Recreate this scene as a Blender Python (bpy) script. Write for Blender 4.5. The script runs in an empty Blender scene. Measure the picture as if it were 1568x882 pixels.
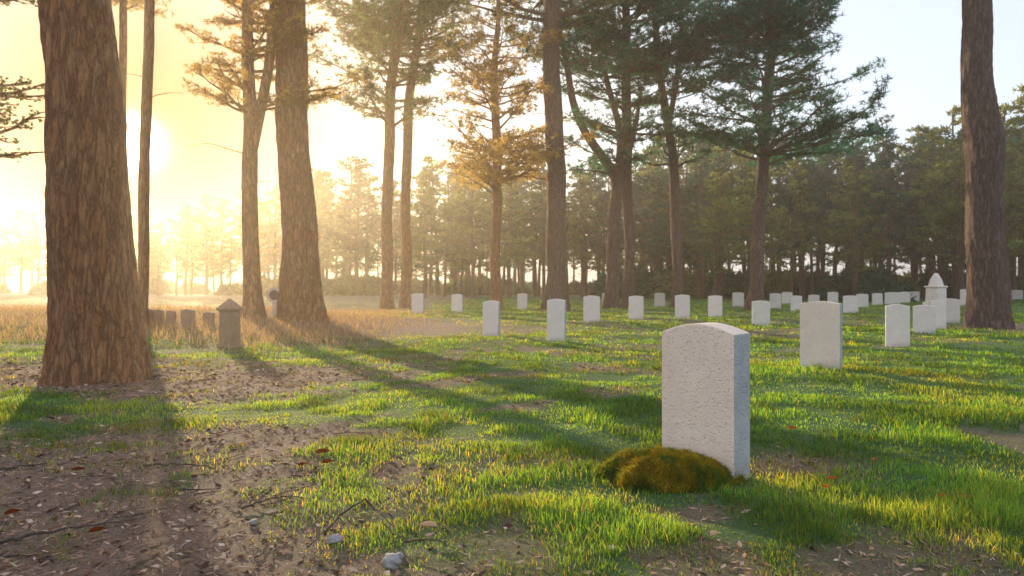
import bpy, bmesh, math, random
import numpy as np
from mathutils import Vector
random.seed(7); rng=np.random.default_rng(11)
F=1132.0; CX=784.0; CY=441.0
SUN_AZ=math.radians(-27.1); SUN_EL=math.radians(9.8)
SUN=np.array([math.sin(SUN_AZ)*math.cos(SUN_EL), math.cos(SUN_AZ)*math.cos(SUN_EL), math.sin(SUN_EL)])
# ------------------------------------------------ noise / terrain
T=np.random.default_rng(3).random((256,256))
def vn(x,y):
    x=np.asarray(x,float); y=np.asarray(y,float)
    ix=np.floor(x).astype(int); iy=np.floor(y).astype(int)
    fx=x-ix; fy=y-iy; fx=fx*fx*(3-2*fx); fy=fy*fy*(3-2*fy)
    a=T[ix&255,iy&255]; b=T[(ix+1)&255,iy&255]; c=T[ix&255,(iy+1)&255]; d=T[(ix+1)&255,(iy+1)&255]
    return (a*(1-fx)+b*fx)*(1-fy)+(c*(1-fx)+d*fx)*fy
def fbm(x,y,o=4):
    s=0;a=.5;t=0
    for i in range(o):
        s=s+a*vn(x*2**i+17.3*i,y*2**i+9.1*i); t+=a; a*=.5
    return s/t
def sm(a,b,x):
    t=np.clip((np.asarray(x,float)-a)/(b-a),0,1); return t*t*(3-2*t)
def g(x,y):
    x=np.asarray(x,float); y=np.asarray(y,float)
    near=1-sm(30,60,np.hypot(x,y))
    z=0.16*(fbm(x*.33+5,y*.33+5,3)-.5)*near+0.045*(fbm(x*2.2,y*2.2,3)-.5)*near
    z=z+0.42*np.exp(-((y-21)/6.0)**2)*sm(-2,-8,x)
    return z
def dirt(x,y):
    n=fbm(x*1.1+40,y*1.1+3,4)-.5; n2=fbm(x*.45+10,y*.45+30,3)-.5; n3=fbm(x*3.7+4,y*3.7+8,3)-.5
    e=-0.5-0.40*(y-3)
    d=sm(1.0,-1.0,x-e+n*2.8+n3*2.2)*sm(6.3,4.9,y+n*2+n3*1.5)*.93
    d=np.maximum(d,.66*sm(1.6,-.4,x-e+n*3+n3*2)*sm(5.2,3.8,y+n*2))
    d2=sm(-.7,-2.4,x+n*2.5+n3*1.5+ (y-9)*-.12)*sm(6.9,7.9,y+n*2.0+n3)*sm(12.2,9.8,y+n*3+n3*2)
    d3=np.exp(-((x+4.9)**2+(y-20)**2)/26.)*1.5
    d4=.85*np.exp(-((x-14.0)**2/6+(y-20.5)**2/2.5))*1.3
    d5=.9*np.exp(-(((x-1.75)/.42)**2+((y-4.5)/.30)**2))
    d6=sm(-2.5,-6,x+n*4)*sm(14,18,y)*.75
    bits=sm(.09,.22,n+n2*.5+n3*.3)*.65
    m=np.maximum.reduce([d,d2*.93,d3,d4,d5,d6,bits])
    return np.clip(m,0,1)
CAMZ=1.1+float(g(0,0))
def gp(px,py):
    z=2.0
    while z<150:
        x=(px-CX)*z/F
        if CAMZ-(py-CY)*z/F<=float(g(x,z)): break
        z+=.03 if z<30 else .1
    return x,z,float(g(x,z))
# ------------------------------------------------ mesh helper
def make(name,parts,mats,parent=None,smooth=True):
    Vs=[];Ls=[];st=[];mi=[];cs=[];off=0;lo=0
    for V,Fc,m,c in parts:
        V=np.asarray(V,np.float32).reshape(-1,3); Fc=np.asarray(Fc,np.int64)
        k=Fc.shape[1]; n=len(Fc)
        Vs.append(V); Ls.append((Fc+off).ravel()); st.append(lo+np.arange(n)*k); lo+=n*k
        mi.append(np.full(n,m)); c=np.asarray(c,np.float32)
        if c.ndim==0: c=np.full((len(V),3),float(c))
        elif c.ndim==1 and len(c)==3 and len(V)!=3: c=np.tile(c,(len(V),1))
        elif c.ndim==1: c=np.repeat(c[:,None],3,1)
        cs.append(c); off+=len(V)
    V=np.concatenate(Vs);L=np.concatenate(Ls);st=np.concatenate(st);mi=np.concatenate(mi);cs=np.concatenate(cs)
    me=bpy.data.meshes.new(name)
    me.vertices.add(len(V)); me.vertices.foreach_set('co',V.ravel())
    me.loops.add(len(L)); me.loops.foreach_set('vertex_index',L.astype(np.int32))
    me.polygons.add(len(st)); me.polygons.foreach_set('loop_start',st.astype(np.int32))
    me.polygons.foreach_set('material_index',mi.astype(np.int32))
    me.update(calc_edges=True)
    at=me.color_attributes.new('Col','FLOAT_COLOR','POINT')
    at.data.foreach_set('color',np.concatenate([cs,np.ones((len(cs),1),np.float32)],1).ravel().astype(np.float32))
    if smooth: me.polygons.foreach_set('use_smooth',np.ones(len(st),bool))
    for m in mats: me.materials.append(m)
    if name.startswith('_'): return me
    ob=bpy.data.objects.new(name,me); bpy.context.collection.objects.link(ob)
    if parent: ob.parent=parent
    return ob
def tube(P,R,n=8,lobes=None):
    P=np.asarray(P,float);R=np.asarray(R,float)
    Tn=np.gradient(P,axis=0); Tn/=np.linalg.norm(Tn,axis=1)[:,None]+1e-9
    ref=np.array([0,1,0.]) if abs(Tn[0][2])>.7 else np.array([0,0,1.])
    A=np.cross(Tn,ref); A/=np.linalg.norm(A,axis=1)[:,None]+1e-9
    B=np.cross(Tn,A)
    th=np.linspace(0,2*math.pi,n,endpoint=False)
    rr=R[:,None]*np.ones(n)[None]
    if lobes is not None: rr=rr*lobes(th)
    V=P[:,None]+rr[...,None]*(np.cos(th)[None,:,None]*A[:,None]+np.sin(th)[None,:,None]*B[:,None])
    m=len(P); i=np.arange(m-1)[:,None]*n; j=np.arange(n)[None]; j2=(j+1)%n
    Fc=np.stack([i+j,i+j2,i+n+j2,i+n+j],-1).reshape(-1,4)
    return V.reshape(-1,3),Fc
# ------------------------------------------------ materials
def mat(name):
    m=bpy.data.materials.new(name); m.use_nodes=True; nt=m.node_tree; nt.nodes.clear()
    o=nt.nodes.new('ShaderNodeOutputMaterial'); return m,nt,o
def N(nt,t,**k):
    n=nt.nodes.new(t)
    for a,b in k.items():
        if a in ('operation','blend_type','data_type','feature','distance','noise_dimensions','attribute_name','vector_type'): setattr(n,a,b)
        else: n.inputs[a.replace('_',' ')].default_value=b
    return n
def mixc(nt,f,a,b,bt='MIX'):
    n=nt.nodes.new('ShaderNodeMix'); n.data_type='RGBA'; n.blend_type=bt
    for i,v in ((0,f),(6,a),(7,b)):
        if hasattr(v,'is_output'): nt.links.new(v,n.inputs[i])
        elif i==0: n.inputs[0].default_value=v
        else: n.inputs[i].default_value=(*v,1)
    return n.outputs[2]
def ramp(nt,src,stops):
    r=nt.nodes.new('ShaderNodeValToRGB'); e=r.color_ramp.elements
    while len(e)<len(stops): e.new(.5)
    for q,(p,c) in zip(e,stops): q.position=p; q.color=(c,c,c,1) if not isinstance(c,tuple) else (*c,1)
    nt.links.new(src,r.inputs[0]); return r.outputs[0]
def leafmat(name,col,trans,tcol):
    m,nt,o=mat(name)
    a=N(nt,'ShaderNodeAttribute',attribute_name='Col')
    d=N(nt,'ShaderNodeBsdfDiffuse'); t=N(nt,'ShaderNodeBsdfTranslucent'); x=nt.nodes.new('ShaderNodeMixShader'); x.inputs[0].default_value=trans
    nt.links.new(mixc(nt,1.,a.outputs['Color'],col,'MULTIPLY'),d.inputs[0])
    nt.links.new(mixc(nt,1.,a.outputs['Color'],tcol,'MULTIPLY'),t.inputs[0])
    nt.links.new(d.outputs[0],x.inputs[1]); nt.links.new(t.outputs[0],x.inputs[2]); nt.links.new(x.outputs[0],o.inputs[0]); return m
M_green=leafmat('pine_needles_green',(.035,.15,.105),.45,(.08,.26,.12))
M_dark=leafmat('pine_needles_far',(.022,.10,.072),.4,(.05,.18,.09))
M_backlit=leafmat('pine_needles_backlit',(.40,.27,.08),.55,(.85,.56,.16))  # golden backlight and flare near the sun painted into the needle colour
M_mid=leafmat('pine_needles_olive',(.12,.18,.06),.5,(.38,.38,.10))
M_grass=leafmat('grass_blades',(.035,.185,.05),.5,(.36,.52,.035))
M_dry=leafmat('dry_grass_blades',(.42,.27,.15),.5,(.62,.38,.17))
M_moss=leafmat('moss_tufts',(.36,.28,.03),.4,(.72,.50,.04))
M_litter=leafmat('leaf_litter',(1,1,1),.1,(1,1,1))
def barkmat(name,c1,c2,c3,sc=1.):
    m,nt,o=mat(name)
    tc=N(nt,'ShaderNodeTexCoord'); mp=N(nt,'ShaderNodeMapping'); mp.inputs['Scale'].default_value=(11*sc,11*sc,2.2*sc)
    nt.links.new(tc.outputs['Object'],mp.inputs[0])
    nz=N(nt,'ShaderNodeTexNoise',Scale=.9,Detail=6.,Roughness=.65); nt.links.new(mp.outputs[0],nz.inputs['Vector'])
    ad=nt.nodes.new('ShaderNodeVectorMath'); ad.operation='MULTIPLY_ADD'; ad.inputs[1].default_value=(2.8,2.8,2.6)
    nt.links.new(nz.outputs['Color'],ad.inputs[0]); nt.links.new(mp.outputs[0],ad.inputs[2])
    v=N(nt,'ShaderNodeTexVoronoi',feature='DISTANCE_TO_EDGE',Scale=1.); nt.links.new(ad.outputs[0],v.inputs['Vector'])
    v2=N(nt,'ShaderNodeTexVoronoi',Scale=1.); nt.links.new(ad.outputs[0],v2.inputs['Vector'])
    fine=N(nt,'ShaderNodeTexNoise',Scale=4.,Detail=9.,Roughness=.75); nt.links.new(ad.outputs[0],fine.inputs['Vector'])
    e=ramp(nt,v.outputs['Distance'],[(0,0.),(.08,.5),(.3,1.)])
    sep=nt.nodes.new('ShaderNodeSeparateColor'); nt.links.new(v2.outputs['Color'],sep.inputs[0])
    pl=mixc(nt,sep.outputs[0],c1,c2)
    pl=mixc(nt,ramp(nt,fine.outputs[0],[(.38,.7),(.55,0.)]),pl,tuple(x*.4 for x in c1))
    pl=mixc(nt,ramp(nt,nz.outputs[0],[(.52,0.),(.75,.4)]),pl,tuple(min(.8,x*1.4) for x in c2))
    f2=N(nt,'ShaderNodeMath',operation='MULTIPLY_ADD'); f2.inputs[1].default_value=.7; f2.inputs[2].default_value=.3; nt.links.new(e,f2.inputs[0])
    c=mixc(nt,f2.outputs[0],c3,pl)
    b=N(nt,'ShaderNodeBsdfPrincipled',Roughness=.9); nt.links.new(c,b.inputs['Base Color'])
    mm=N(nt,'ShaderNodeMath',operation='MULTIPLY_ADD'); mm.inputs[1].default_value=.9; nt.links.new(fine.outputs[0],mm.inputs[0]); nt.links.new(e,mm.inputs[2])
    bp=N(nt,'ShaderNodeBump',Strength=1.,Distance=.06); nt.links.new(mm.outputs[0],bp.inputs['Height']); nt.links.new(bp.outputs[0],b.inputs['Normal'])
    nt.links.new(b.outputs[0],o.inputs[0]); return m
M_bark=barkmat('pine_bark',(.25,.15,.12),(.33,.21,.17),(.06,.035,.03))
M_barkglow=barkmat('pine_bark_flare_glow',(.64,.28,.11),(.72,.38,.18),(.17,.07,.03))  # brown bark with the orange sun-flare glow painted into its colour
M_barkf=barkmat('pine_bark_far',(.20,.10,.065),(.26,.14,.09),(.06,.035,.03),.5)
def stonemat(name,c1,c2,bump=.5,sc=1.,pits=.6):
    m,nt,o=mat(name); tc=N(nt,'ShaderNodeTexCoord')
    n1=N(nt,'ShaderNodeTexNoise',Scale=5.*sc,Detail=6.,Roughness=.6); n2=N(nt,'ShaderNodeTexNoise',Scale=70.*sc,Detail=4.,Roughness=.7)
    v=N(nt,'ShaderNodeTexVoronoi',Scale=48.*sc)
    for n in (n1,n2,v): nt.links.new(tc.outputs['Object'],n.inputs['Vector'])
    c=mixc(nt,ramp(nt,n1.outputs[0],[(.35,0.),(.7,1.)]),c1,c2)
    c=mixc(nt,ramp(nt,n2.outputs[0],[(.30,pits),(.44,0.)]),c,tuple(x*.4 for x in c2))
    sp=nt.nodes.new('ShaderNodeSeparateXYZ'); nt.links.new(tc.outputs['Object'],sp.inputs[0])
    ma=N(nt,'ShaderNodeMath',operation='MULTIPLY_ADD'); ma.inputs[1].default_value=.3; nt.links.new(n1.outputs[0],ma.inputs[0]); 
    nz=N(nt,'ShaderNodeMath',operation='MULTIPLY'); nz.inputs[1].default_value=-1.2; nt.links.new(sp.outputs[2],nz.inputs[0]); nt.links.new(nz.outputs[0],ma.inputs[2])
    c=mixc(nt,ramp(nt,ma.outputs[0],[(.02,0.),(.16,.4)]),c,(.32,.28,.18))
    b=N(nt,'ShaderNodeBsdfPrincipled',Roughness=.85); nt.links.new(c,b.inputs['Base Color'])
    h=mixc(nt,.5,n2.outputs[0],ramp(nt,v.outputs['Distance'],[(0.,0.),(.35,1.)]))
    bp=N(nt,'ShaderNodeBump',Strength=bump,Distance=.010); nt.links.new(h,bp.inputs['Height']); nt.links.new(bp.outputs[0],b.inputs['Normal'])
    nt.links.new(b.outputs[0],o.inputs[0]); return m
M_stone=stonemat('headstone_limestone',(.92,.74,.60),(.82,.64,.52),.9,1.,.6)
M_side=stonemat('headstone_rough_shaded_edge',(.50,.50,.51),(.34,.35,.37),1.,1.,.9)  # rough side faces, with their cooler shade painted in as darker grey-blue
M_stone2=stonemat('headstone_limestone_pale',(.88,.77,.68),(.78,.68,.60),.6)
M_old=stonemat('weathered_marker_stone',(.34,.22,.15),(.22,.15,.11),.8)
M_rock=stonemat('rock_grey',(.50,.48,.46),(.36,.35,.34),.8)
# ground
mg,nt,o=mat('lawn_soil')
a=N(nt,'ShaderNodeAttribute',attribute_name='Col'); sp=nt.nodes.new('ShaderNodeSeparateColor'); nt.links.new(a.outputs['Color'],sp.inputs[0])
tc=N(nt,'ShaderNodeTexCoord')
n1=N(nt,'ShaderNodeTexNoise',Scale=3.,Detail=8.,Roughness=.7); n2=N(nt,'ShaderNodeTexNoise',Scale=60.,Detail=7.,Roughness=.8); n3=N(nt,'ShaderNodeTexNoise',Scale=.4,Detail=5.)
for n in (n1,n2,n3): nt.links.new(tc.outputs['Object'],n.inputs['Vector'])
soil=mixc(nt,ramp(nt,n2.outputs[0],[(.38,0.),(.62,1.)]),(.10,.058,.042),(.40,.25,.18))
soil=mixc(nt,ramp(nt,n1.outputs[0],[(.42,0.),(.64,.75)]),soil,(.14,.08,.058))
gr=mixc(nt,ramp(nt,n2.outputs[0],[(.3,0.),(.7,1.)]),(.02,.06,.012),(.05,.15,.03))
gr=mixc(nt,ramp(nt,n3.outputs[0],[(.4,0.),(.7,.4)]),gr,(.09,.15,.04))
c=mixc(nt,sp.outputs[0],gr,soil)
b=N(nt,'ShaderNodeBsdfPrincipled',Roughness=.95); nt.links.new(c,b.inputs['Base Color'])
bp=N(nt,'ShaderNodeBump',Strength=1.,Distance=.04); nt.links.new(mixc(nt,.5,n1.outputs[0],n2.outputs[0]),bp.inputs['Height']); nt.links.new(bp.outputs[0],b.inputs['Normal'])
nt.links.new(b.outputs[0],o.inputs[0])
# ------------------------------------------------ ground
def axis(lim,step,grow):
    v=[0.];s=step
    while v[-1]<lim:
        v.append(v[-1]+s)
        if v[-1]>4: s*=grow
    return np.array(v)
ax=axis(450,.05,1.035); xs=np.concatenate([-ax[:0:-1],ax])
ay=axis(500,.05,1.03); ys=np.concatenate([-axis(60,.6,1.15)[:0:-1],ay])
X,Y=np.meshgrid(xs,ys); Z=g(X,Y); D=dirt(X,Y)
W=len(xs);H_=len(ys)
i=np.arange(H_-1)[:,None]*W; j=np.arange(W-1)[None]
Fc=np.stack([i+j,i+j+1,i+W+j+1,i+W+j],-1).reshape(-1,4)
make('ground',[(np.stack([X,Y,Z],-1),Fc,0,D.ravel())],[mg])
# ------------------------------------------------ blades
def blades(x,y,h,w,col,lean=.5,z0=None):
    n=len(x); z=(g(x,y) if z0 is None else z0)-.004
    th=rng.uniform(0,2*math.pi,n); sd=np.stack([np.cos(th),np.sin(th),0*th],1)
    la=rng.uniform(0,2*math.pi,n); lm=np.abs(rng.normal(0,lean,n))*h
    ld=np.stack([np.cos(la),np.sin(la),0*la],1)*lm[:,None]
    B=np.stack([x,y,z],1); up=np.zeros((n,3)); up[:,2]=h
    M=B+up*.55+ld*.35; Tp=B+up+ld
    w=w[:,None]*.5
    V=np.stack([B-sd*w,B+sd*w,M-sd*w*.8,M+sd*w*.8,Tp],1).reshape(-1,3)
    o=np.arange(n)[:,None]*5
    F1=np.concatenate([o+np.array([[0,1,3]]),o+np.array([[0,3,2]]),o+np.array([[2,3,4]])])
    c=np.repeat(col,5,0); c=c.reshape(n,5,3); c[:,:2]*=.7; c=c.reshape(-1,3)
    return (V,F1,0,c)
def scat(n,z0,z1,u=.95):
    z=z0*np.exp(rng.random(n)*math.log(z1/z0)); x=z*rng.uniform(-u,u,n); return x,z
x,y=scat(520000,2.1,70,.88)
d=dirt(x,y); tuft=fbm(x*3.1+7,y*3.1,3); big=fbm(x*.7,y*.7,3); fine_=fbm(x*9,y*9,2)
k=rng.random(len(x))>np.clip(d*1.12-.05-1.0*(tuft-.5)-.5*(fine_-.5),0,.985)
x,y,d,tuft,big=[q[k] for q in (x,y,d,tuft,big)]
n=len(x)
h=(.011+.044*np.clip((tuft-.33)*2.4,0,1.3)+.045*(big-.42))*rng.uniform(.5,1.4,n)*(1-.45*d)*(1+.012*y)
h*=1+.8*sm(.8,2.2,x)*sm(4.2,3.0,y)
h=np.clip(h,.010,.2)
w=.0036*(y/3)**.88*rng.uniform(.7,1.3,n)
base=np.ones((n,3))*(rng.uniform(.55,1.35,n)*(.65+.65*sm(.35,.6,fbm(x*1.7+90,y*1.7,3))))[:,None]
yel=np.clip((fbm(x*.9+50,y*.9,3)-.52)*2.4+rng.normal(0,.18,n)+d*.4,0,1)[:,None]
col=base*(1+yel*np.array([[1.0,.08,.1]]))
dry=rng.random(n)<(.03+.30*d); col[dry]=base[dry]*np.array([[2.8,1.1,2.2]])
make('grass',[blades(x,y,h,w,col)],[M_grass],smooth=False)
x,y=scat(90000,11,32,.95); k=(x<-2.2)&(rng.random(len(x))<sm(12,16,y)*.9*sm(-2,-5,x)*sm(.35,.55,fbm(x*.8,y*.8,3)+.1)); x=x[k];y=y[k];n=len(x)
make('dry_grass',[blades(x,y,rng.uniform(.06,.24,n),rng.uniform(.008,.02,n),np.ones((n,3))*rng.uniform(.6,1.3,n)[:,None],.6)],[M_dry],smooth=False)
# litter
n=160000; x=rng.uniform(-9,3,n); y=2.2+ (rng.random(n)**1.7)*10
k=rng.random(n)<dirt(x,y)**1.2; x=x[k];y=y[k];n=len(x)
th=rng.uniform(0,2*math.pi,n); L=rng.uniform(.005,.024,n)*(1+.08*y); wd=L*rng.choice([.07,.1,.38],n,p=[.4,.42,.18])
dr=np.stack([np.cos(th),np.sin(th),rng.normal(0,.25,n)],1); sd=np.stack([-np.sin(th),np.cos(th),rng.normal(0,.5,n)],1)
B=np.stack([x,y,g(x,y)+.006],1)
V=np.stack([B-dr*L[:,None],B-sd*wd[:,None],B+dr*L[:,None],B+sd*wd[:,None]],1).reshape(-1,3)
cc=np.array([[.38,.23,.15],[.20,.11,.07],[.52,.36,.26],[.08,.045,.035],[.62,.48,.38]])[rng.choice(5,n,p=[.3,.27,.2,.16,.07])]
make('leaf_litter',[(V,np.arange(n*4).reshape(-1,4),0,np.repeat(cc,4,0))],[M_litter],smooth=False)
# twigs
M_twig=barkmat('twig_bark',(.26,.18,.14),(.36,.27,.21),(.14,.10,.07),3)
parts=[]
def twig(pts,r):
    P=np.array([(lambda q:(q[0],q[1],q[2]+r*1.2+dz))(gp(a,b)) for a,b,dz in pts])
    t=np.linspace(0,len(P)-1,len(P)*5); P2=np.stack([np.interp(t,np.arange(len(P)),P[:,k]) for k in range(3)],1)
    P2+=rng.normal(0,r*.5,P2.shape)
    v,f=tube(P2,np.linspace(r,r*.35,len(P2)),6); parts.append((v,f,0,1.))
twig([(498,835,.03),(520,810,.05),(560,793,.08),(590,822,.07),(618,845,.03)],.006)
twig([(618,845,.03),(650,849,.05),(684,843,.03)],.005)
twig([(470,850,.02),(490,838,.04),(520,812,.05)],.004)
twig([(560,793,.07),(575,800,.05),(600,835,.04),(625,838,.03)],.004)
twig([(220,716,0),(270,718,.02),(335,722,.0)],.008)
twig([(0,835,0),(60,826,.01),(140,812,.01),(210,800,0)],.008)
twig([(0,722,0),(40,718,.01),(78,712,0)],.008)
twig([(370,785,0.01),(420,772,.03),(465,768,0.01)],.006)
for q in range(200):
    xx=rng.uniform(-6.,.5); yy=rng.uniform(2.5,10)
    if float(dirt(xx,yy))<.5: continue
    t=rng.uniform(0,6.28); L=rng.uniform(.04,.28); s=np.linspace(0,1,6)
    P=np.stack([xx+s*L*np.cos(t)+rng.normal(0,.012,6),yy+s*L*np.sin(t)+rng.normal(0,.012,6),0*s],1); P[:,2]=g(P[:,0],P[:,1])+.008
    v,f=tube(P,np.linspace(.004,.0018,6),5); parts.append((v,f,0,1.))
make('fallen_twigs',parts,[M_twig])
# rocks
def rock(px,py,w):
    x,y,z=gp(px,py)
    bpy.ops.mesh.primitive_ico_sphere_add(subdivisions=4,radius=1,location=(x,y,z+w*.22)); o=bpy.context.object; o.name='rock'; o.data.name='rock'
    for v in o.data.vertices:
        c=v.co; f=1+.35*(float(fbm(c.x*1.3+px,c.y*1.3+c.z*1.7,3))-.5)*2
        v.co=c*f
    o.scale=(w*.5,w*.38,w*.32); o.rotation_euler=(.2,.1,px*.7); o.data.materials.append(M_rock)
    for p in o.data.polygons: p.use_smooth=True
for r_ in ((513,832,.075),(600,868,.09),(388,806,.05),(937,846,.04),(612,858,.04)): rock(*r_)
# fallen leaves (single)
M_leafr=leafmat('autumn_leaf',(.45,.11,.03),.4,(.6,.15,.03)); M_leaft=leafmat('tan_leaf',(.55,.38,.22),.3,(.5,.3,.15))
def leaf(px,py,s,m,col=1.):
    x,y,z=gp(px,py); nn=9; t=np.linspace(0,1,nn); wv=np.sin(t*math.pi)**.7*.42*s; a=rng.uniform(0,6.28)
    V=[]
    for sgn in (-1,0,1):
        lx=(t-.5)*s*1.3; ly=sgn*wv; lz=.015+abs(sgn)*wv*.6+.25*s*(t-.5)**2+.03
        V.append(np.stack([x+lx*math.cos(a)-ly*math.sin(a),y+lx*math.sin(a)+ly*math.cos(a),z+lz],1))
    V=np.concatenate(V); f=[]
    for r in range(2):
        for q in range(nn-1): f.append((r*nn+q,r*nn+q+1,(r+1)*nn+q+1,(r+1)*nn+q))
    make('fallen_leaf',[(V,np.array(f),0,col)],[m])
for l in ((1213,667,.06),(1275,747,.05),(1474,776,.05),(1441,774,.04),(1262,760,.05),(1338,716,.04)): leaf(*l,M_leafr)
leaf(655,824,.07,M_leaft); leaf(1095,838,.05,M_leaft); 
for l in ((120,732,.06),(150,830,.06),(495,705,.08),(503,722,.07),(20,800,.06),(465,725,.05)): leaf(*l,M_leafr,.3)
# ------------------------------------------------ headstones
def headstone(px,py,yaw,w,hh,t,arch=.05,m=None,anchor='c',tilt=0,side=None):
    x,y,z=gp(px,py); ya=math.radians(yaw)
    na=20; us=np.linspace(-1,1,na)
    prof=[(-w/2,-.12)]+[(u*w/2,hh-arch+arch*math.cos(u*math.pi/2*.98)) for u in us]+[(w/2,-.12)]
    bm=bmesh.new(); fv=[bm.verts.new((a,-t/2,b)) for a,b in prof]
    f=bm.faces.new(fv); r=bmesh.ops.extrude_face_region(bm,geom=[f])
    for v in r['geom']:
        if isinstance(v,bmesh.types.BMVert): v.co.y+=t
    bmesh.ops.recalc_face_normals(bm,faces=bm.faces)
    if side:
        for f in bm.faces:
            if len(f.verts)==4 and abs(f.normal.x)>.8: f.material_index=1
    me=bpy.data.meshes.new('headstone'); bm.to_mesh(me); bm.free()
    o=bpy.data.objects.new('headstone',me); bpy.context.collection.objects.link(o)
    me.materials.append(m or M_stone2)
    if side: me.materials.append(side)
    bv=o.modifiers.new('b','BEVEL'); bv.width=.007; bv.segments=2; bv.limit_method='ANGLE'; bv.angle_limit=math.radians(40)
    if anchor=='r':
        c,s=math.cos(-ya),math.sin(-ya)
        lx,ly=w/2,-t/2; x-=c*lx-s*ly; y-=s*lx+c*ly
    o.location=(x,y,float(g(x,y))); o.rotation_euler=(math.radians(tilt),0,-ya); return o
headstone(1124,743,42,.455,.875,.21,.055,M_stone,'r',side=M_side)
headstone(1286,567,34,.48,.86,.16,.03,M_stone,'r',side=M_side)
HS=[(1374,531,25,.40,.79,.12),(1415,511,25,.46,.66,.13),(1436,504,25,.38,.78,.12),(1456,494,20,.46,.74,.12),(752,515,20,.38,.80,.12),(852,522,20,.38,.86,.12),
(906,493,10,.5,.8,.12),(974,489,15,.5,.8,.12),(1045,487,15,.5,.8,.12),(1095,486,15,.5,.8,.12),(1165,498,15,.5,.72,.12),(1219,476,15,.5,.72,.14),(1187,473,15,.55,.8,.14),(1246,470,20,.6,.7,.14),
(1302,479,20,.6,.75,.14),(1320,471,20,.6,.75,.14),(1343,467,20,.6,.75,.14),(1366,466,20,.9,.8,.16),(1385,464,20,.7,.8,.14),(1477,468,20,.5,1.0,.14),(1400,462,20,.7,.8,.14),(1511,463,20,.6,.8,.14),(1556,459,20,1.0,.9,.14),
(1205,465,20,.7,.8,.14),(1275,464,20,.7,.8,.14),(700,478,15,.5,.8,.12),(640,480,15,.5,.8,.12),(800,474,15,.5,.8,.12),(1130,470,15,.6,.8,.12),(1010,470,15,.6,.8,.12),(930,470,15,.6,.8,.12)]
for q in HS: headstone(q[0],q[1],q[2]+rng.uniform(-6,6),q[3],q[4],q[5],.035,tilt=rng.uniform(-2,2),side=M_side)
for q in ((288,503,5,.28,.42,.12),(262,499,5,.2,.35,.1),(244,498,5,.2,.36,.1),(228,497,5,.2,.36,.1),(320,498,5,.24,.3,.1)): headstone(*q,.03,M_old)
def frustum(w0,d0,w1,d1,z0,z1):
    V=[(-w0/2,-d0/2,z0),(w0/2,-d0/2,z0),(w0/2,d0/2,z0),(-w0/2,d0/2,z0),(-w1/2,-d1/2,z1),(w1/2,-d1/2,z1),(w1/2,d1/2,z1),(-w1/2,d1/2,z1)]
    return V,np.array([(0,3,2,1),(4,5,6,7),(0,1,5,4),(1,2,6,5),(2,3,7,6),(3,0,4,7)])
def stacked(name,px,py,levels,yaw,m,bev=.008):
    x,y,z=gp(px,py); ps=[]
    for L in levels:
        v,f=frustum(*L); ps.append((v,f,0,1.))
    o=make(name,ps,[m],smooth=False); o.location=(x,y,z); o.rotation_euler=(0,0,math.radians(yaw))
    b=o.modifiers.new('b','BEVEL'); b.width=bev; b.segments=2; return o
stacked('stone_grave_post',352,531,[(.34,.30,.34,.30,-.1,.07),(.28,.25,.27,.24,.067,.66),(.35,.31,.35,.31,.657,.71),(.33,.29,.10,.07,.707,.84),(.10,.07,.05,.04,.837,.87)],-28,M_old)
stacked('grave_monument',1433,469,[(1.0,1.0,1.0,1.0,-.1,.25),(.8,.8,.76,.76,.247,1.1),(.88,.88,.88,.88,1.097,1.2),(.6,.6,.45,.45,1.197,1.6),(.45,.45,.14,.14,1.597,1.95)],20,M_stone2,.03)
def roundmarker(px,py):
    x,y,z=gp(px,py); ps=[]
    v,f=frustum(.12,.08,.12,.08,-.05,.45); ps.append((v,f,0,1.))
    nn=28; th=np.linspace(0,2*math.pi,nn,endpoint=False)
    for R0,y0,y1,mi in ((.20,-.05,.05,0),(.13,-.056,-.051,1)):
        V=np.concatenate([np.stack([R0*np.cos(th),0*th+y0,.6+R0*np.sin(th)],1),np.stack([R0*np.cos(th),0*th+y1,.6+R0*np.sin(th)],1),[[0,y0,.6]],[[0,y1,.6]]])
        k=np.arange(nn);k2=(k+1)%nn
        ps.append((V,np.stack([k,k2,nn+k2,nn+k],1),mi,1.)); ps.append((V,np.concatenate([np.stack([k,k2,0*k+2*nn],1),np.stack([nn+k,nn+k2,0*k+2*nn+1],1)]),mi,1.))
    o=make('round_grave_marker',ps,[M_stone2,M_old],smooth=False); o.location=(x,y,z)
roundmarker(421,487)
# moss mound
mx,my,_=gp(1035,750); mx-=.02; my+=.12
n=38000; u=np.sqrt(rng.random(n)); a=rng.uniform(0,2*math.pi,n)
lob=1+.12*np.sin(3*a+1)+.08*np.sin(5*a)
x=mx+u*lob*.38*np.cos(a); y=my+u*lob*.21*np.sin(a)
def mz(x,y):
    a=np.arctan2((y-my)/.21,(x-mx)/.38); lob=1+.12*np.sin(3*a+1)+.08*np.sin(5*a); r=np.hypot((x-mx)/.38,(y-my)/.21)/lob
    return np.clip(1-r**2.2,0,1)**.75*.15*(.65+.5*fbm(x*8,y*8,3)+.35*fbm(x*28,y*28,2))
h=.008+.026*rng.random(n)
colm=np.ones((n,3))*(rng.uniform(.5,1.3,n)*(.5+.9*fbm(x*28,y*28,2)))[:,None]; gg=np.clip((fbm(x*16,y*16,3)-.46)*3+u*.7-.4+rng.normal(0,.2,n),0,1)[:,None]; colm=colm*(1-gg+gg*np.array([[.26,.6,.9]]))
pm=blades(x,y,h,rng.uniform(.003,.006,n),colm,.9,z0=g(x,y)+mz(x,y))
gxs=np.linspace(-.48,.48,90); gys=np.linspace(-.28,.28,60); GX,GY=np.meshgrid(mx+gxs,my+gys); GZ=g(GX,GY)+mz(GX,GY)-.008
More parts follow.
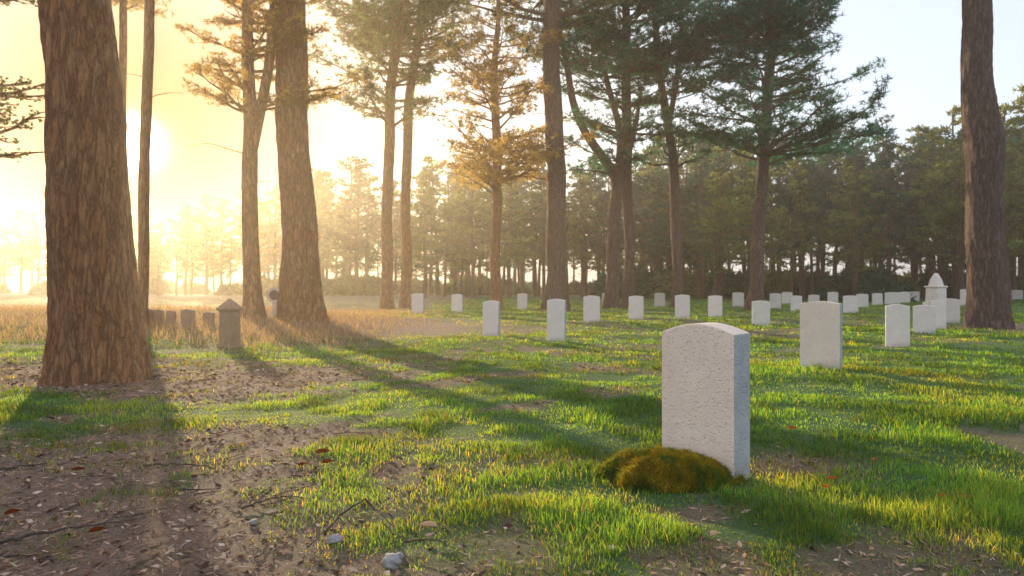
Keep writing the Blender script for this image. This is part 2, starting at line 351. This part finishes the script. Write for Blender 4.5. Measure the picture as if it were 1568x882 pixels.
i=np.arange(59)[:,None]*90; j=np.arange(89)[None]; Fm=np.stack([i+j,i+j+1,i+91+j,i+90+j],-1).reshape(-1,4)
make('moss_mound',[pm,(np.stack([GX,GY,GZ],-1),Fm,0,np.array([.2,.3,.4]))],[M_moss],smooth=False)
# ------------------------------------------------ trees
def needles(C,Dv,m,L,w,tone,flat=.8):
    n=len(C); C=np.repeat(C,m,0); Dv=np.repeat(Dv,m,0); tone=np.repeat(tone,m,0)
    d=Dv*.7+rng.normal(0,.75,(n*m,3)); d[:,2]*=flat; d/=np.linalg.norm(d,axis=1)[:,None]+1e-9
    s=np.cross(d,rng.normal(0,1,(n*m,3))); s/=np.linalg.norm(s,axis=1)[:,None]+1e-9
    l=(L*rng.uniform(.6,1.2,n*m))[:,None]; W_=w*.5
    V=np.stack([C+d*l*.05-s*W_,C+d*l*.05+s*W_,C+d*l],1).reshape(-1,3)
    c=np.repeat(tone*rng.uniform(.8,1.2,n*m),3)
    return V,np.arange(n*m*3).reshape(-1,3),c
class Tree:
    def __init__(s,S): s.parts=[]; s.tc=[]; s.td=[]; s.tt=[]; s.S=S
    def branch(s,st,az,L,el,r,fol=1.,curve=.12,droop=0):
        S=s.S; t=np.linspace(0,1,7); wig=rng.normal(0,.035*L,(7,3)); wig[0]=0; wig=np.cumsum(wig,0)*.5
        d=np.array([math.cos(az),math.sin(az),0])
        P=np.asarray(st)+d*L*t[:,None]+wig; P[:,2]+=math.tan(el)*L*t+curve*L*t*t-droop*L*t**3
        v,f=tube(P,np.linspace(r,r*.2,7),5); s.parts.append((v,f,0,1.))
        if fol<=0:
            for q in range(3):
                tt=random.uniform(.3,.9); b=np.array([np.interp(tt,t,P[:,k]) for k in range(3)]); a2=az+random.choice((-1,1))*random.uniform(.5,1.1)
                l=L*random.uniform(.15,.35); e=b+np.array([math.cos(a2)*l,math.sin(a2)*l,random.uniform(-.1,.35)*l])
                v,f=tube(np.array([b,(b+e)/2+rng.normal(0,.04*l,3),e]),[r*.4,r*.25,r*.1],4); s.parts.append((v,f,0,1.))
            return
        ns=max(4,int(L/S*4.2))
        tone0=random.uniform(.6,1.25)
        for q in range(ns):
            tt=random.uniform(.22,1.0); b=np.array([np.interp(tt,t,P[:,k]) for k in range(3)])
            a2=az+random.choice((-1,1))*random.uniform(.25,1.25); l=L*random.uniform(.18,.40)*(1.25-.6*tt)
            e=b+np.array([math.cos(a2)*l,math.sin(a2)*l,random.uniform(-.02,.45)*l])
            mid=(b+e)/2+rng.normal(0,.05*l,3)
            v,f=tube(np.array([b,mid,e]),[r*.35,r*.22,r*.08],4); s.parts.append((v,f,0,1.))
            k=max(3,int(l/(S*.085)*fol)); uu=rng.uniform(.2,1.08,k)[:,None]
            C=b+(e-b)*uu+rng.normal(0,1,(k,3))*np.array([[.12,.12,.06]])*S
            s.tc.append(C); dd=(e-b)/l*.6+np.array([0,0,.45]); s.td.append(np.tile(dd,(k,1))); s.tt.append(tone0*rng.uniform(.7,1.2,k))
    def finish(s,name,mats,m=12,L=.2,w=.03,flat=.8):
        if s.tc:
            C=np.concatenate(s.tc);Dv=np.concatenate(s.td);tt=np.concatenate(s.tt)
            v,f,c=needles(C,Dv,m,L*s.S,w*s.S,tt,flat); s.parts.append((v,f,1,c))
        return make(name,s.parts,mats)
def trunkpath(pts,dep,gz,x0):
    k=dep/F; P=np.array([((a-CX)*k,dep,CAMZ-(b-CY)*k) for a,b,_ in pts]); R=np.array([c*k*.5 for *_,c in pts])
    return P,R
def dense(P,R,step):
    s=np.concatenate([[0],np.cumsum(np.linalg.norm(np.diff(P,axis=0),axis=1))]); n=max(6,int(s[-1]/step)); t=np.linspace(0,s[-1],n)
    Q=np.stack([np.interp(t,s,P[:,k]) for k in range(3)],1)
    for _ in range(3):
        Q[1:-1]=(Q[:-2]+2*Q[1:-1]+Q[2:])/4
    return Q,np.interp(t,s,R)
def pine(base,pts,limbs=(),crowns=(),bare=(),mats=None,name='pine_tree',flare=.45,sides=18,m=10,step=None,ybend=0,ns=None,L=.2,w=.028):
    bx,by,bz=gp(*base); k=by/F; S=max(.55,by/26.)
    if ns: S=ns
    t=Tree(S)
    P,R=trunkpath(pts,by,bz,bx); P[0,2]=bz-.15
    Q,QR=dense(P,R,step or .25*S)
    hgt=Q[:,2]-bz; Q[:,1]+=ybend*np.clip(hgt,0,None)**1.3
    wg=np.clip(hgt,0,2.)*.5*QR[0]; Q[:,0]+=wg*(fbm(hgt*.35+by*3,hgt*0+1.3,2)-.5)*.9
    th0=random.uniform(0,6.28)
    fl=flare*np.exp(-np.clip(hgt,0,None)/(QR[0]*1.6))
    def lobes(th):
        a=1+fl[:,None]*(1+.35*np.cos(4*th[None]+th0)+.2*np.cos(7*th[None]))
        nz=fbm(np.cos(th)[None]*2.3+hgt[:,None]*.8+th0*5,np.sin(th)[None]*2.3+hgt[:,None]*1.3,4)-.5
        fz=fbm(np.cos(th)[None]*9+hgt[:,None]*1.5+th0*5,np.sin(th)[None]*9+hgt[:,None]*2.3,3)-.5
        return a*(1+.18*nz+.14*fz)
    v,f=tube(Q,QR,sides,lobes); t.parts.append((v,f,0,1.))
    paths=[(Q,QR)]
    for lp in limbs:
        P2,R2=trunkpath(lp,by,bz,bx); Q2,R2=dense(P2,R2,.3*S); Q2[:,1]+=np.interp(Q2[:,2],Q[:,2],Q[:,1]-by)+np.linspace(0,random.uniform(-1,1)*S,len(Q2))
        v,f=tube(Q2,R2,9); t.parts.append((v,f,0,1.)); paths.append((Q2,R2))
    for c in crowns:
        pi,pa,pb,n,l0,l1,fol=c[:7]; azr=c[7] if len(c)>7 else None
        Qp,Rp=paths[pi]
        for q in range(n):
            py=random.uniform(pa,pb); z=CAMZ-(py-CY)*k
            z=min(max(z,Qp[:,2].min()),Qp[:,2].max()); st=[np.interp(z,Qp[:,2],Qp[:,kk]) for kk in range(3)]
            az=random.uniform(0,2*math.pi) if azr is None else random.uniform(*azr)
            hf=(pa-py)/(pa-pb+1e-6)
            t.branch(st,az,random.uniform(l0,l1)*k*(1-.35*hf),random.uniform(.0,.45),max(.02*S,np.interp(z,Qp[:,2],Rp)*.3),fol,random.uniform(-.05,.2))
    for c in bare:
        pi,py,az,l=c; Qp,Rp=paths[pi]; z=CAMZ-(py-CY)*k; st=[np.interp(z,Qp[:,2],Qp[:,kk]) for kk in range(3)]
        t.branch(st,az,l*k,.25,.022*S,0,.1,.25)
    return t.finish(name,mats or [M_bark,M_green],m,L,w)
PI=math.pi
pine((150,582),[(152,600,120),(150,480,114),(143,300,110),(134,150,104),(124,0,98),(100,-600,70),(90,-1500,30)],mats=[M_barkglow,M_backlit],flare=.28,sides=110,step=.035,ns=.9,
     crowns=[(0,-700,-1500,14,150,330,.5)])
pine((218,502),[(218,510,16),(220,390,16),(223,210,16),(228,60,15),(231,-60,14),(233,-400,9)],mats=[M_barkglow,M_backlit],crowns=[(0,-10,-400,26,60,140,1)],bare=[(0,150,0.2,60),(0,120,2.9,50)])
pine((186,492),[(186,500,12),(187,200,11),(190,0,11),(192,-300,8)],mats=[M_barkglow,M_backlit],crowns=[(0,20,-300,20,50,110,1)])
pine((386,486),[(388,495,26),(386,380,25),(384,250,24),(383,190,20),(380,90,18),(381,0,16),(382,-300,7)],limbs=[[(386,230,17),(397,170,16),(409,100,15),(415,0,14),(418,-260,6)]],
     mats=[M_barkglow,M_backlit],crowns=[(0,180,20,30,60,150,1.),(0,20,-300,24,70,140,1),(1,80,-260,20,50,110,1)],bare=[(0,240,PI*.97,110),(1,150,.1,30),(0,280,.3,30)])
pine((462,489),[(463,500,62),(460,400,54),(455,300,50),(450,150,47),(446,0,44),(444,-400,28),(440,-900,10)],mats=[M_barkglow,M_backlit],flare=.3,sides=60,step=.09,crowns=[(0,-250,-900,18,120,260,.7)],bare=[(0,170,PI,14)])
pine((594,473),[(592,480,18),(594,300,17),(598,180,16),(601,90,15),(600,0,13),(598,-300,6)],limbs=[[(600,120,9),(612,70,9),(612,20,8),(610,-150,5)]],mats=[M_barkglow,M_mid],
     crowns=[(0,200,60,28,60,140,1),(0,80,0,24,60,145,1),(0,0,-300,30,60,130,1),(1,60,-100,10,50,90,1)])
pine((620,472),[(620,480,15),(623,300,15),(626,160,14),(636,80,13),(646,20,12),(650,-280,5)],mats=[M_barkglow,M_mid],crowns=[(0,110,-20,34,60,150,1),(0,-20,-280,24,60,140,1)],bare=[(0,170,.3,50),(0,200,PI,40)])
pine((760,474),[(760,480,17),(760,330,15),(758,180,13),(756,100,10),(762,20,7),(765,-60,4)],mats=[M_barkglow,M_backlit],crowns=[(0,300,100,54,60,145,.8),(0,130,-50,34,40,120,.9)],bare=[(0,330,.2,50),(0,260,2.9,80),(0,200,3.3,90)])
pine((850,475),[(851,482,31),(850,300,29),(847,150,27),(845,0,25),(843,-300,14),(842,-600,6)],mats=[M_bark,M_mid],sides=36,crowns=[(0,50,-100,26,80,180,.9),(0,-100,-600,20,80,180,.9)],bare=[(0,100,.3,60),(0,60,2.8,50),(0,180,3.4,30),(0,40,.1,90)])
pine((936,473),[(936,480,20),(942,330,18),(947,272,17),(925,245,14),(895,200,12),(875,150,11),(862,90,9),(855,0,5)],limbs=[[(946,285,13),(953,200,11),(935,130,9),(920,60,7),(915,0,5)],[(947,280,10),(962,240,9),(975,200,8),(985,140,5)]],
     mats=[M_bark,M_green],crowns=[(0,120,0,22,50,120,.9),(1,160,-20,40,60,135,1),(2,200,140,10,40,90,.9)])
pine((962,472),[(962,480,16),(962,300,16),(960,180,15),(958,60,13),(956,-250,5)],mats=[M_bark,M_green],crowns=[(0,270,100,28,50,130,.9),(0,120,-40,50,80,155,1.1),(0,-40,-250,18,80,140,1.1)])
pine((1036,472),[(1036,480,16),(1036,330,15),(1030,230,14),(1020,170,13),(1008,110,11),(1000,0,9),(996,-200,4)],limbs=[[(1024,190,9),(1035,130,8),(1042,60,7),(1045,-100,4)]],mats=[M_bark,M_green],crowns=[(0,150,-200,46,70,140,1.1),(1,160,-100,44,60,140,1.1),(0,270,170,10,40,90,.8)])
pine((1157,474),[(1155,482,21),(1160,340,19),(1168,230,17),(1178,120,15),(1188,40,13),(1196,-60,9),(1204,-260,4)],mats=[M_bark,M_green],
     crowns=[(0,255,60,62,80,200,1.1),(0,90,-30,46,70,180,1.1),(0,-30,-260,16,60,130,1.1)],bare=[(0,280,0.1,60),(0,300,PI,40)])
pine((1515,503),[(1514,512,54),(1512,420,50),(1510,300,49),(1508,210,54),(1506,190,52),(1500,120,43),(1494,0,39),(1486,-400,26),(1480,-800,10)],mats=[M_bark,M_green],flare=.3,sides=60,step=.09,crowns=[(0,-200,-800,16,90,220,.8)],bare=[(0,205,.1,18)])
pine((-70,520),[(-70,530,40),(-72,300,36),(-60,100,26),(-40,-60,18),(-30,-300,8)],mats=[M_barkglow,M_mid],crowns=[(0,240,-60,34,60,150,.5),(0,0,-300,16,80,170,.5)],name='broadleaf_tree',m=8,L=.1,w=.08)
# ------------------------------------------------ distant forest
def fartree(i,H,c0,rad,full):
    t=Tree(1.8); z=np.linspace(0,H,9); wx=np.cumsum(rng.normal(0,.09,9)); wy=np.cumsum(rng.normal(0,.09,9))
    P=np.stack([wx,wy,z],1); v,f=tube(P,np.linspace(.24,.05,9),7); t.parts.append((v,f,0,1.))
    n=int(42*full)
    for q in range(n):
        hf=(q/n); zz=H*(c0+(1-c0)*hf*.99); st=[np.interp(zz,z,wx),np.interp(zz,z,wy),zz]
        prof=(1-.75*max(0,hf-.25)/.75) if hf>.25 else .6+1.6*hf
        t.branch(st,random.uniform(0,2*PI),rad*prof*random.uniform(.5,1.15),random.uniform(-.1,.45),.05,.8)
    for q in range(5): t.branch([0,0,H*random.uniform(.15,c0)],random.uniform(0,2*PI),random.uniform(.6,1.8),.1,.025,0)
    C=np.concatenate(t.tc);Dv=np.concatenate(t.td);tt=np.concatenate(t.tt)
    v,f,c=needles(C,Dv,6,.44,.13,tt); t.parts.append((v,f,1,c))
    return t.parts
def shrubparts():
    n=700; C=rng.normal(0,1,(n,3)); C/=np.linalg.norm(C,axis=1)[:,None]; C*=(rng.random(n)**.4)[:,None]*np.array([[1.6,1.4,1.3]])*(.7+.5*fbm(C[:,0]*2+5,C[:,1]*2+C[:,2],2))[:,None]; C[:,2]=np.abs(C[:,2])
    v,f,c=needles(C,C*.5,7,.40,.15,rng.uniform(.5,1.2,n)); return [(v,f,1,c)]
var={}
for nm,m in (('dark',M_dark),('mid',M_mid),('backlit',M_backlit)):
    L_=[]
    for i in range(5 if nm=='dark' else 2):
        H=16; L_.append(make('_far_%s_%d'%(nm,i),fartree(i,H,random.choice((.22,.3,.42,.55)),random.uniform(2.3,3.9),random.uniform(.9,1.3)),[M_barkf,m]))
    var[nm]=L_
shr=[make('_shrub%d'%i,shrubparts(),[M_barkf,m]) for i,m in enumerate((M_dark,M_mid))]
forest=bpy.data.objects.new('distant_forest',None); bpy.context.collection.objects.link(forest)
def inst(me,x,y,s,nm):
    o=bpy.data.objects.new(nm,me); o.location=(x,y,float(g(x,y))-.1); o.scale=(s*random.uniform(.8,1.2),s*random.uniform(.8,1.2),s); o.rotation_euler=(0,0,random.uniform(0,6.28)); o.parent=forest
    bpy.context.collection.objects.link(o)
def row(p0,p1,z0,z1,n,top0,top1,kinds):
    for q in range(n):
        px=p0+(p1-p0)*(q+random.uniform(-.6,1.4))/n; z=random.uniform(z0,z1); x=(px-CX)*z/F
        tp=top0+(top1-top0)*(px-p0)/(p1-p0)+random.uniform(-28,50)
        H=CAMZ+(CY-tp)*z/F; me=random.choice(var[random.choice(kinds)]); inst(me,x,z,H/16,'far_pine')
row(1060,1800,58,66,20,240,205,['dark','dark','mid'])
row(1040,1850,68,80,38,215,190,['dark','dark','dark','mid'])
row(1000,1850,82,100,46,225,190,['dark','dark','mid'])
row(1000,1900,100,130,36,240,215,['dark'])
row(640,1080,78,95,24,270,240,['dark','dark','mid'])
row(460,1080,95,120,40,270,250,['mid','dark'])
row(440,1080,120,140,26,285,270,['mid','dark'])
row(220,500,105,130,20,320,300,['mid','backlit'])
row(-200,260,120,150,26,355,330,['mid','backlit'])
row(-100,700,150,175,28,350,320,['mid','backlit'])
for q in range(6):
    px=1440+q*34; z=random.uniform(52,60); inst(random.choice(var['mid']),(px-CX)*z/F,z,(CAMZ+(CY-(185-q*14+random.uniform(-10,15)))*z/F)/16,'far_pine')
for q in range(170):
    px=random.uniform(950,1900); z=random.uniform(72,125); inst(random.choice(shr),(px-CX)*z/F,z,random.uniform(.7,2.6),'shrub')
for q in range(90):
    px=random.uniform(-200,1000); z=random.uniform(105,160); inst(random.choice(shr),(px-CX)*z/F,z,random.uniform(.9,2.4),'shrub')
for px,z,s in ((1325,60,2.1),(1345,58,1.6),(1300,63,1.5)): inst(shr[0],(px-CX)*z/F,z,s,'shrub')
# ------------------------------------------------ morning mist over the whole ground
bpy.ops.mesh.primitive_cube_add(size=1,location=(-20,80,6.5)); mist=bpy.context.object; mist.name='morning_mist'; mist.scale=(360,250,16)
mm,nt,o=mat('mist'); vs=N(nt,'ShaderNodeVolumeScatter',Color=(1,.84,.66,1),Density=.0021,Anisotropy=.68); nt.links.new(vs.outputs[0],o.inputs['Volume']); mist.data.materials.append(mm)
try:
    mm.cycles.homogeneous_volume=True; mm.cycles.volume_sampling='DISTANCE'
except Exception as e: print(e)
# ------------------------------------------------ world
w=bpy.data.worlds.new('World'); bpy.context.scene.world=w; w.use_nodes=True; nt=w.node_tree; nt.nodes.clear()
o=nt.nodes.new('ShaderNodeOutputWorld'); bg=nt.nodes.new('ShaderNodeBackground'); bg.inputs[1].default_value=.15
sk=nt.nodes.new('ShaderNodeTexSky'); sk.sky_type='NISHITA'; sk.sun_disc=False; sk.sun_elevation=SUN_EL; sk.sun_rotation=SUN_AZ%(2*PI); sk.dust_density=3; sk.air_density=1.; sk.ozone_density=1.5
tc=nt.nodes.new('ShaderNodeTexCoord'); dt=nt.nodes.new('ShaderNodeVectorMath'); dt.operation='DOT_PRODUCT'; dt.inputs[1].default_value=tuple(SUN); nt.links.new(tc.outputs['Generated'],dt.inputs[0])
cur=mixc(nt,1.,sk.outputs[0],(4.2,4.3,4.8),'ADD')
mx0=N(nt,'ShaderNodeMath',operation='MAXIMUM'); mx0.inputs[1].default_value=0; nt.links.new(dt.outputs['Value'],mx0.inputs[0])
def pw_(p):
    pw=N(nt,'ShaderNodeMath',operation='POWER'); pw.inputs[1].default_value=p; nt.links.new(mx0.outputs[0],pw.inputs[0]); return pw.outputs[0]
cur=mixc(nt,pw_(8),cur,(6.2,5.5,4.6))
cur=mixc(nt,pw_(45),cur,(4.2,2.2,.7))
for p,c_ in ((1500,(6,5,3.2)),(7000,(500,430,320))):
    vm=nt.nodes.new('ShaderNodeVectorMath'); vm.operation='SCALE'; vm.inputs[0].default_value=c_; nt.links.new(pw_(p),vm.inputs['Scale'])
    cur=mixc(nt,1.,cur,vm.outputs[0],'ADD')
nt.links.new(cur,bg.inputs[0]); nt.links.new(bg.outputs[0],o.inputs[0])
sl=bpy.data.lights.new('sun','SUN'); sl.energy=7.5; sl.angle=math.radians(.55); sl.color=(1,.78,.46)
so=bpy.data.objects.new('sun',sl); bpy.context.collection.objects.link(so); so.rotation_euler=Vector(SUN).to_track_quat('Z','Y').to_euler()
cam=bpy.data.cameras.new('camera'); co=bpy.data.objects.new('camera',cam); bpy.context.collection.objects.link(co)
co.location=(0,0,CAMZ); co.rotation_euler=(math.pi/2,0,0); cam.lens=26; cam.sensor_width=36; cam.clip_end=2000; cam.clip_start=.05
cam.dof.use_dof=True; cam.dof.focus_distance=4.6; cam.dof.aperture_fstop=4
sc=bpy.context.scene; sc.camera=co; sc.view_settings.view_transform='Standard'; sc.view_settings.look='None'; sc.view_settings.exposure=0
